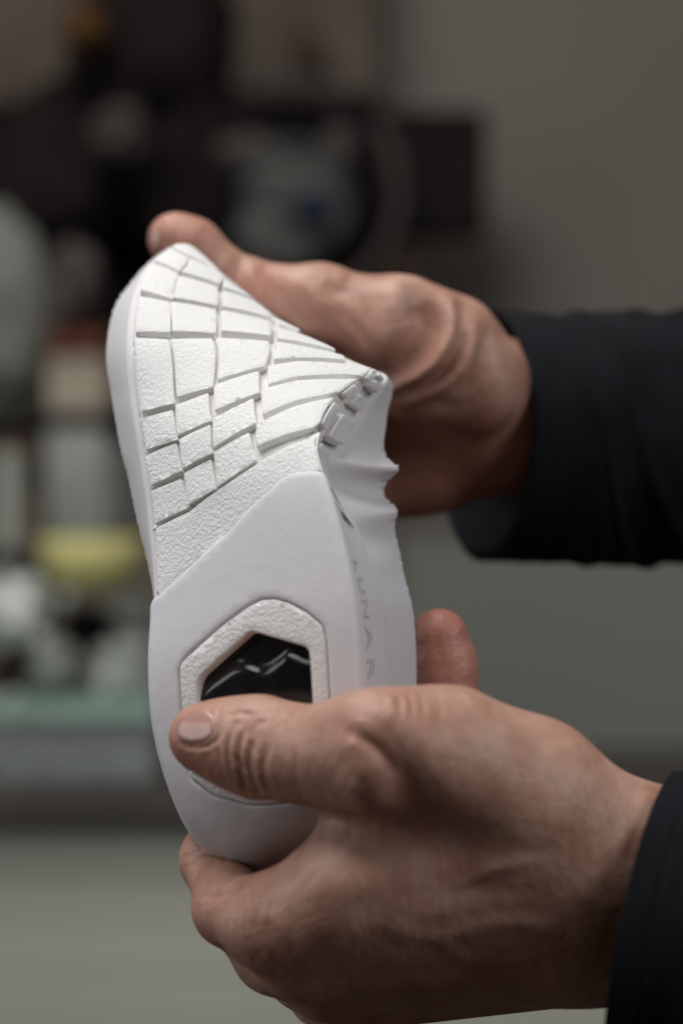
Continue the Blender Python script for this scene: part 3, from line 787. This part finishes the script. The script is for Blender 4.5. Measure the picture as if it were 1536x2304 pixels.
def bm_(name, r, g, b, rough=.8, **k): return mat(name, srgb(r, g, b), rough, var=k.pop('var', .25), vscale=k.pop('vscale', 14), spec=.15, **k)
B = dict(wall=bm_('warm_grey_paint', 122, 116, 109, var=.08, vscale=2), bench=bm_('grey_green_laminate', 178, 180, 168, var=.08, vscale=3), dark=bm_('dark_edge', 78, 74, 72), black=bm_('black_brown', 26, 21, 20),
         white=bm_('off_white', 205, 210, 204), pale=bm_('pale_green_grey', 156, 162, 154), yellow=bm_('dull_yellow', 212, 206, 138), red=bm_('brick_red', 116, 74, 58), teal=bm_('teal', 150, 176, 165),
         brown=bm_('brown', 84, 66, 58), orange=bm_('amber', 92, 64, 34), cream=bm_('cream_paper', 190, 178, 160), grey=bm_('mid_grey', 98, 98, 96), navy=bm_('navy', 40, 46, 66), beige=bm_('beige_board', 98, 88, 80))
M['glass'] = mat('glass', (0.9, 0.97, 0.95, 1), 0.05); M['glass'].node_tree.nodes['Principled BSDF'].inputs['Transmission Weight'].default_value = 0.85

wall = boxmesh('wall', -6000, 7500, -3000, 5200, 2.75, .08, B['wall'], bev=0); wall['kind'] = 'structure'
thing = lambda name, label, cat, *a: tag(boxmesh(name, *a), label, cat)
thing('panel', 'grey green board low on the wall behind both hands', 'board', 900, 2400, 1215, 1735, 2.70, .03, bm_('grey_green_board', 134, 136, 128, var=.08, vscale=2))
# workbench
wb = empty('workbench', 'grey green workbench with a dark top edge, blurred behind the hands', 'workbench'); wb.location = tuple(map(float, P(300, 2300, 1.9))); bpy.context.view_layer.update()
boxmesh('cabinet', -900, 2500, 1850, 4300, 1.935, .6, B['dark'], wb)
for k in range(6): boxmesh('front_board', -900, 2500, 1852 + 112 * k, 1852 + 112 * k + 110.5, 1.92, .015, B['bench'], wb, .0008)
boxmesh('top_edge', -900, 2500, 1772, 1848, 1.88, .26, B['dark'], wb)
# glass case standing on the bench
gc = empty('glass_case', 'low teal glass case full of small pale pieces on the bench', 'glass case'); gc.location = tuple(map(float, P(150, 1757, 1.95))); bpy.context.view_layer.update()
boxmesh('glass_top', -260, 352, 1590, 1622, 1.92, .20, B['teal'], gc, .002)
boxmesh('glass_front', -260, 352, 1624, 1768, 1.93, .006, M['glass'], gc, .001)
for i, (x, y, rx, ry) in enumerate(((40, 1690, 46, 40), (160, 1700, 54, 42), (270, 1690, 40, 48), (320, 1715, 34, 30))):
    o = lump('pale_piece', x, y + 20, 2.02, rx, ry, .03, B['pale'], i + 20, .45); tag(o, ('leftmost rounded', 'second', 'third', 'rightmost small')[i] + ' pale piece from the left inside the teal glass case', 'moulded piece')
# yellow bowl and the clutter under it
bowl = lathe('bowl', 205, 1330, 2.0, [(.012, 0), (.030, .002), (.042, .022), (.046, .046), (.043, .047), (.038, .024), (.001, .008)], B['yellow']); tag(bowl, 'dull yellow bowl among pale clutter at the left', 'bowl')
for i, (x, y, rx, ry, k, lab, nm, ct) in enumerate((
    (30, 1370, 88, 70, 'white', 'large white crumpled cloth left of the yellow bowl', 'cloth', 'cloth'),
    (120, 1500, 60, 48, 'pale', 'pale grey crumpled paper below the dark ball', 'paper', 'paper'),
    (270, 1500, 62, 70, 'white', 'white crumpled paper right of the dark ball', 'paper', 'paper'),
    (200, 1420, 66, 58, 'black', 'dark round ball under the yellow bowl', 'ball', 'ball'),
    (40, 1520, 60, 66, 'brown', 'brown cloth bundle above the teal glass case', 'bundle', 'bundle'),
    (75, 1270, 60, 44, 'pale', 'pale folded cloth left of the yellow bowl rim', 'cloth', 'cloth'),
    (140, 1575, 70, 26, 'white', 'flat white paper lying on the teal glass top', 'paper', 'paper'),
    (300, 1390, 46, 40, 'pale', 'pale lump at the right under the yellow bowl', 'lump', 'lump'))):
    o = lump(nm, x, y, 2.0 + .02 * i, rx, ry, .035, B[k], i, .5); tag(o, lab, ct)
# left-hand shelf things
def thing(name, label, cat, *a): return tag(boxmesh(name, *a), label, cat)
thing('box', 'pale green upright box above the yellow bowl', 'box', 100, 240, 965, 1235, 2.1, .08, B['pale'])
thing('box', 'dark purple brown box at the far left edge beside the pale green box', 'box', -120, 84, 985, 1270, 2.08, .10, B['brown'])
thing('book', 'thick cream paged book under the red one', 'book', 108, 236, 800, 930, 2.12, .12, B['cream'])
thing('book', 'flat brick red book on top of the cream pages', 'book', 104, 240, 738, 796, 2.12, .12, B['red'])
sh = thing('shelf_board', 'dark brown shelf board under the cream book', 'shelf', -300, 420, 933, 962, 2.10, .3, B['black'])
lump('towel', 10, 720, 2.2, 104, 245, .05, bm_('grey_towel', 122, 123, 117), 31, .25); tag(bpy.data.objects['towel'], 'pale grey towel hanging at the left edge', 'towel')
o = lump('jug', 175, 640, 2.2, 62, 88, .05, B['dark'], 33, .2); tag(o, 'small dark grey jug above the red book', 'jug')
# upper dark things
thing('cabinet', 'wide dark brown cabinet filling the upper left behind the round plate', 'cabinet', 130, 862, 255, 905, 2.56, .15, bm_('dark_brown', 42, 36, 34, var=.6, vscale=9))
thing('panel', 'brown grey board in the upper left corner', 'board', -200, 158, -200, 235, 2.6, .03, B['beige'])
for i, (x, y, rx, ry, lab) in enumerate(((350, 110, 190, 230, 'large black jacket hanging at the top left'), (120, 400, 190, 200, 'black jacket hanging above the pale towel'), (420, 400, 130, 190, 'black jacket hanging left of the round plate'))):
    o = lump('jacket', x, y, 2.45, rx, ry, .06, B['black'], 40 + i, .3); tag(o, lab, 'jacket', 'dark jackets on the wall')
o = lump('lamp_shade', 190, 62, 2.35, 52, 52, .03, B['orange'], 51, .1); tag(o, 'small amber shade in the dark upper left', 'shade')
o = lump('cap', 272, 295, 2.34, 56, 62, .03, B['dark'], 52, .45); tag(o, 'grey cap in front of the black jackets', 'cap')
thing('panel', 'light taupe board behind the round plate at the top', 'board', 535, 848, -200, 215, 2.62, .03, B['beige'])
o = lump('patch', 690, 110, 2.58, 36, 60, .02, B['brown'], 54, .2); tag(o, 'brown tag pinned on the light taupe board', 'tag')
thing('shelf_board', 'dark shelf board running above the round plate', 'shelf', 400, 860, 205, 262, 2.45, .2, B['black'])
pl = lathe('plate', 645, 450, 2.42, [(.0001, .02), (.040, .018), (.062, .0), (.066, -.006), (.068, .0), (.060, .012), (.0001, .028)], B['grey'], 'Y'); tag(pl, 'round grey plate standing in a black ring', 'plate')
rn = lathe('ring', 650, 430, 2.46, [(.078, 0), (.084, -.012), (.100, -.012), (.106, 0), (.100, .012), (.084, .012), (.078, 0)], B['black'], 'Y'); tag(rn, 'thick black ring around the grey plate', 'ring')
o = lump('knob', 705, 470, 2.38, 44, 44, .02, B['navy'], 55, .2); tag(o, 'dark blue knob in front of the grey plate', 'knob')
thing('box', 'black square box on the wall right of the round plate', 'box', 872, 1095, 245, 515, 2.5, .1, B['black'])
thing('box', 'dark grey box below the round plate behind the thumb', 'box', 560, 930, 540, 640, 2.5, .05, B['brown'])

for i, (x, y, rx, ry, k, lab) in enumerate(((560, 330, 70, 26, 'dark', 'grey strip of paper above the round plate'), (760, 330, 30, 40, 'dark', 'small grey card right of the black ring'), (590, 500, 40, 26, 'grey', 'grey scrap at the foot of the grey plate'), (640, 395, 46, 20, 'grey', 'grey scrap across the top of the grey plate'))):
    o = lump('paper', x, y, 2.36, rx, ry, .004, B[k], 70 + i, .5); tag(o, lab, 'paper')
for i, (x, w_, y0, y1, k, lab) in enumerate(((16, 26, 1010, 1240, 'pale', 'pale narrow book standing at the left edge'), (270, 30, 1010, 1190, 'grey', 'grey narrow box right of the pale green box'), (60, 30, 1120, 1250, 'beige', 'short beige book in front of the purple brown box'), (128, 22, 560, 720, 'dark', 'slim dark bottle beside the grey jug'))):
    thing('book' if 'book' in lab else 'bottle' if 'bottle' in lab else 'box', lab, 'book' if 'book' in lab else 'bottle' if 'bottle' in lab else 'box', x - w_, x + w_, y0, y1, 2.04, .05, B[k])
for i, (x, y, r) in enumerate(((95, 1440, 16), (318, 1462, 15), (236, 1556, 14), (30, 1600 - 30, 15), (150, 1345, 13))):
    o = lump('bead', x, y, 1.96, r, r, .006, B['white'], 90 + i, .3); tag(o, ('small bright piece left of the dark ball', 'small bright piece at the right by the sole edge', 'small bright piece low on the right above the glass top', 'small bright piece low at the left edge', 'small bright piece just under the yellow bowl')[i], 'piece')

rn2 = lathe('ring', 650, 432, 2.47, [(.112, 0), (.115, -.008), (.124, -.008), (.128, 0), (.124, .006), (.115, .006), (.112, 0)], B['dark'], 'Y'); tag(rn2, 'thin grey ring outside the thick black ring', 'ring')
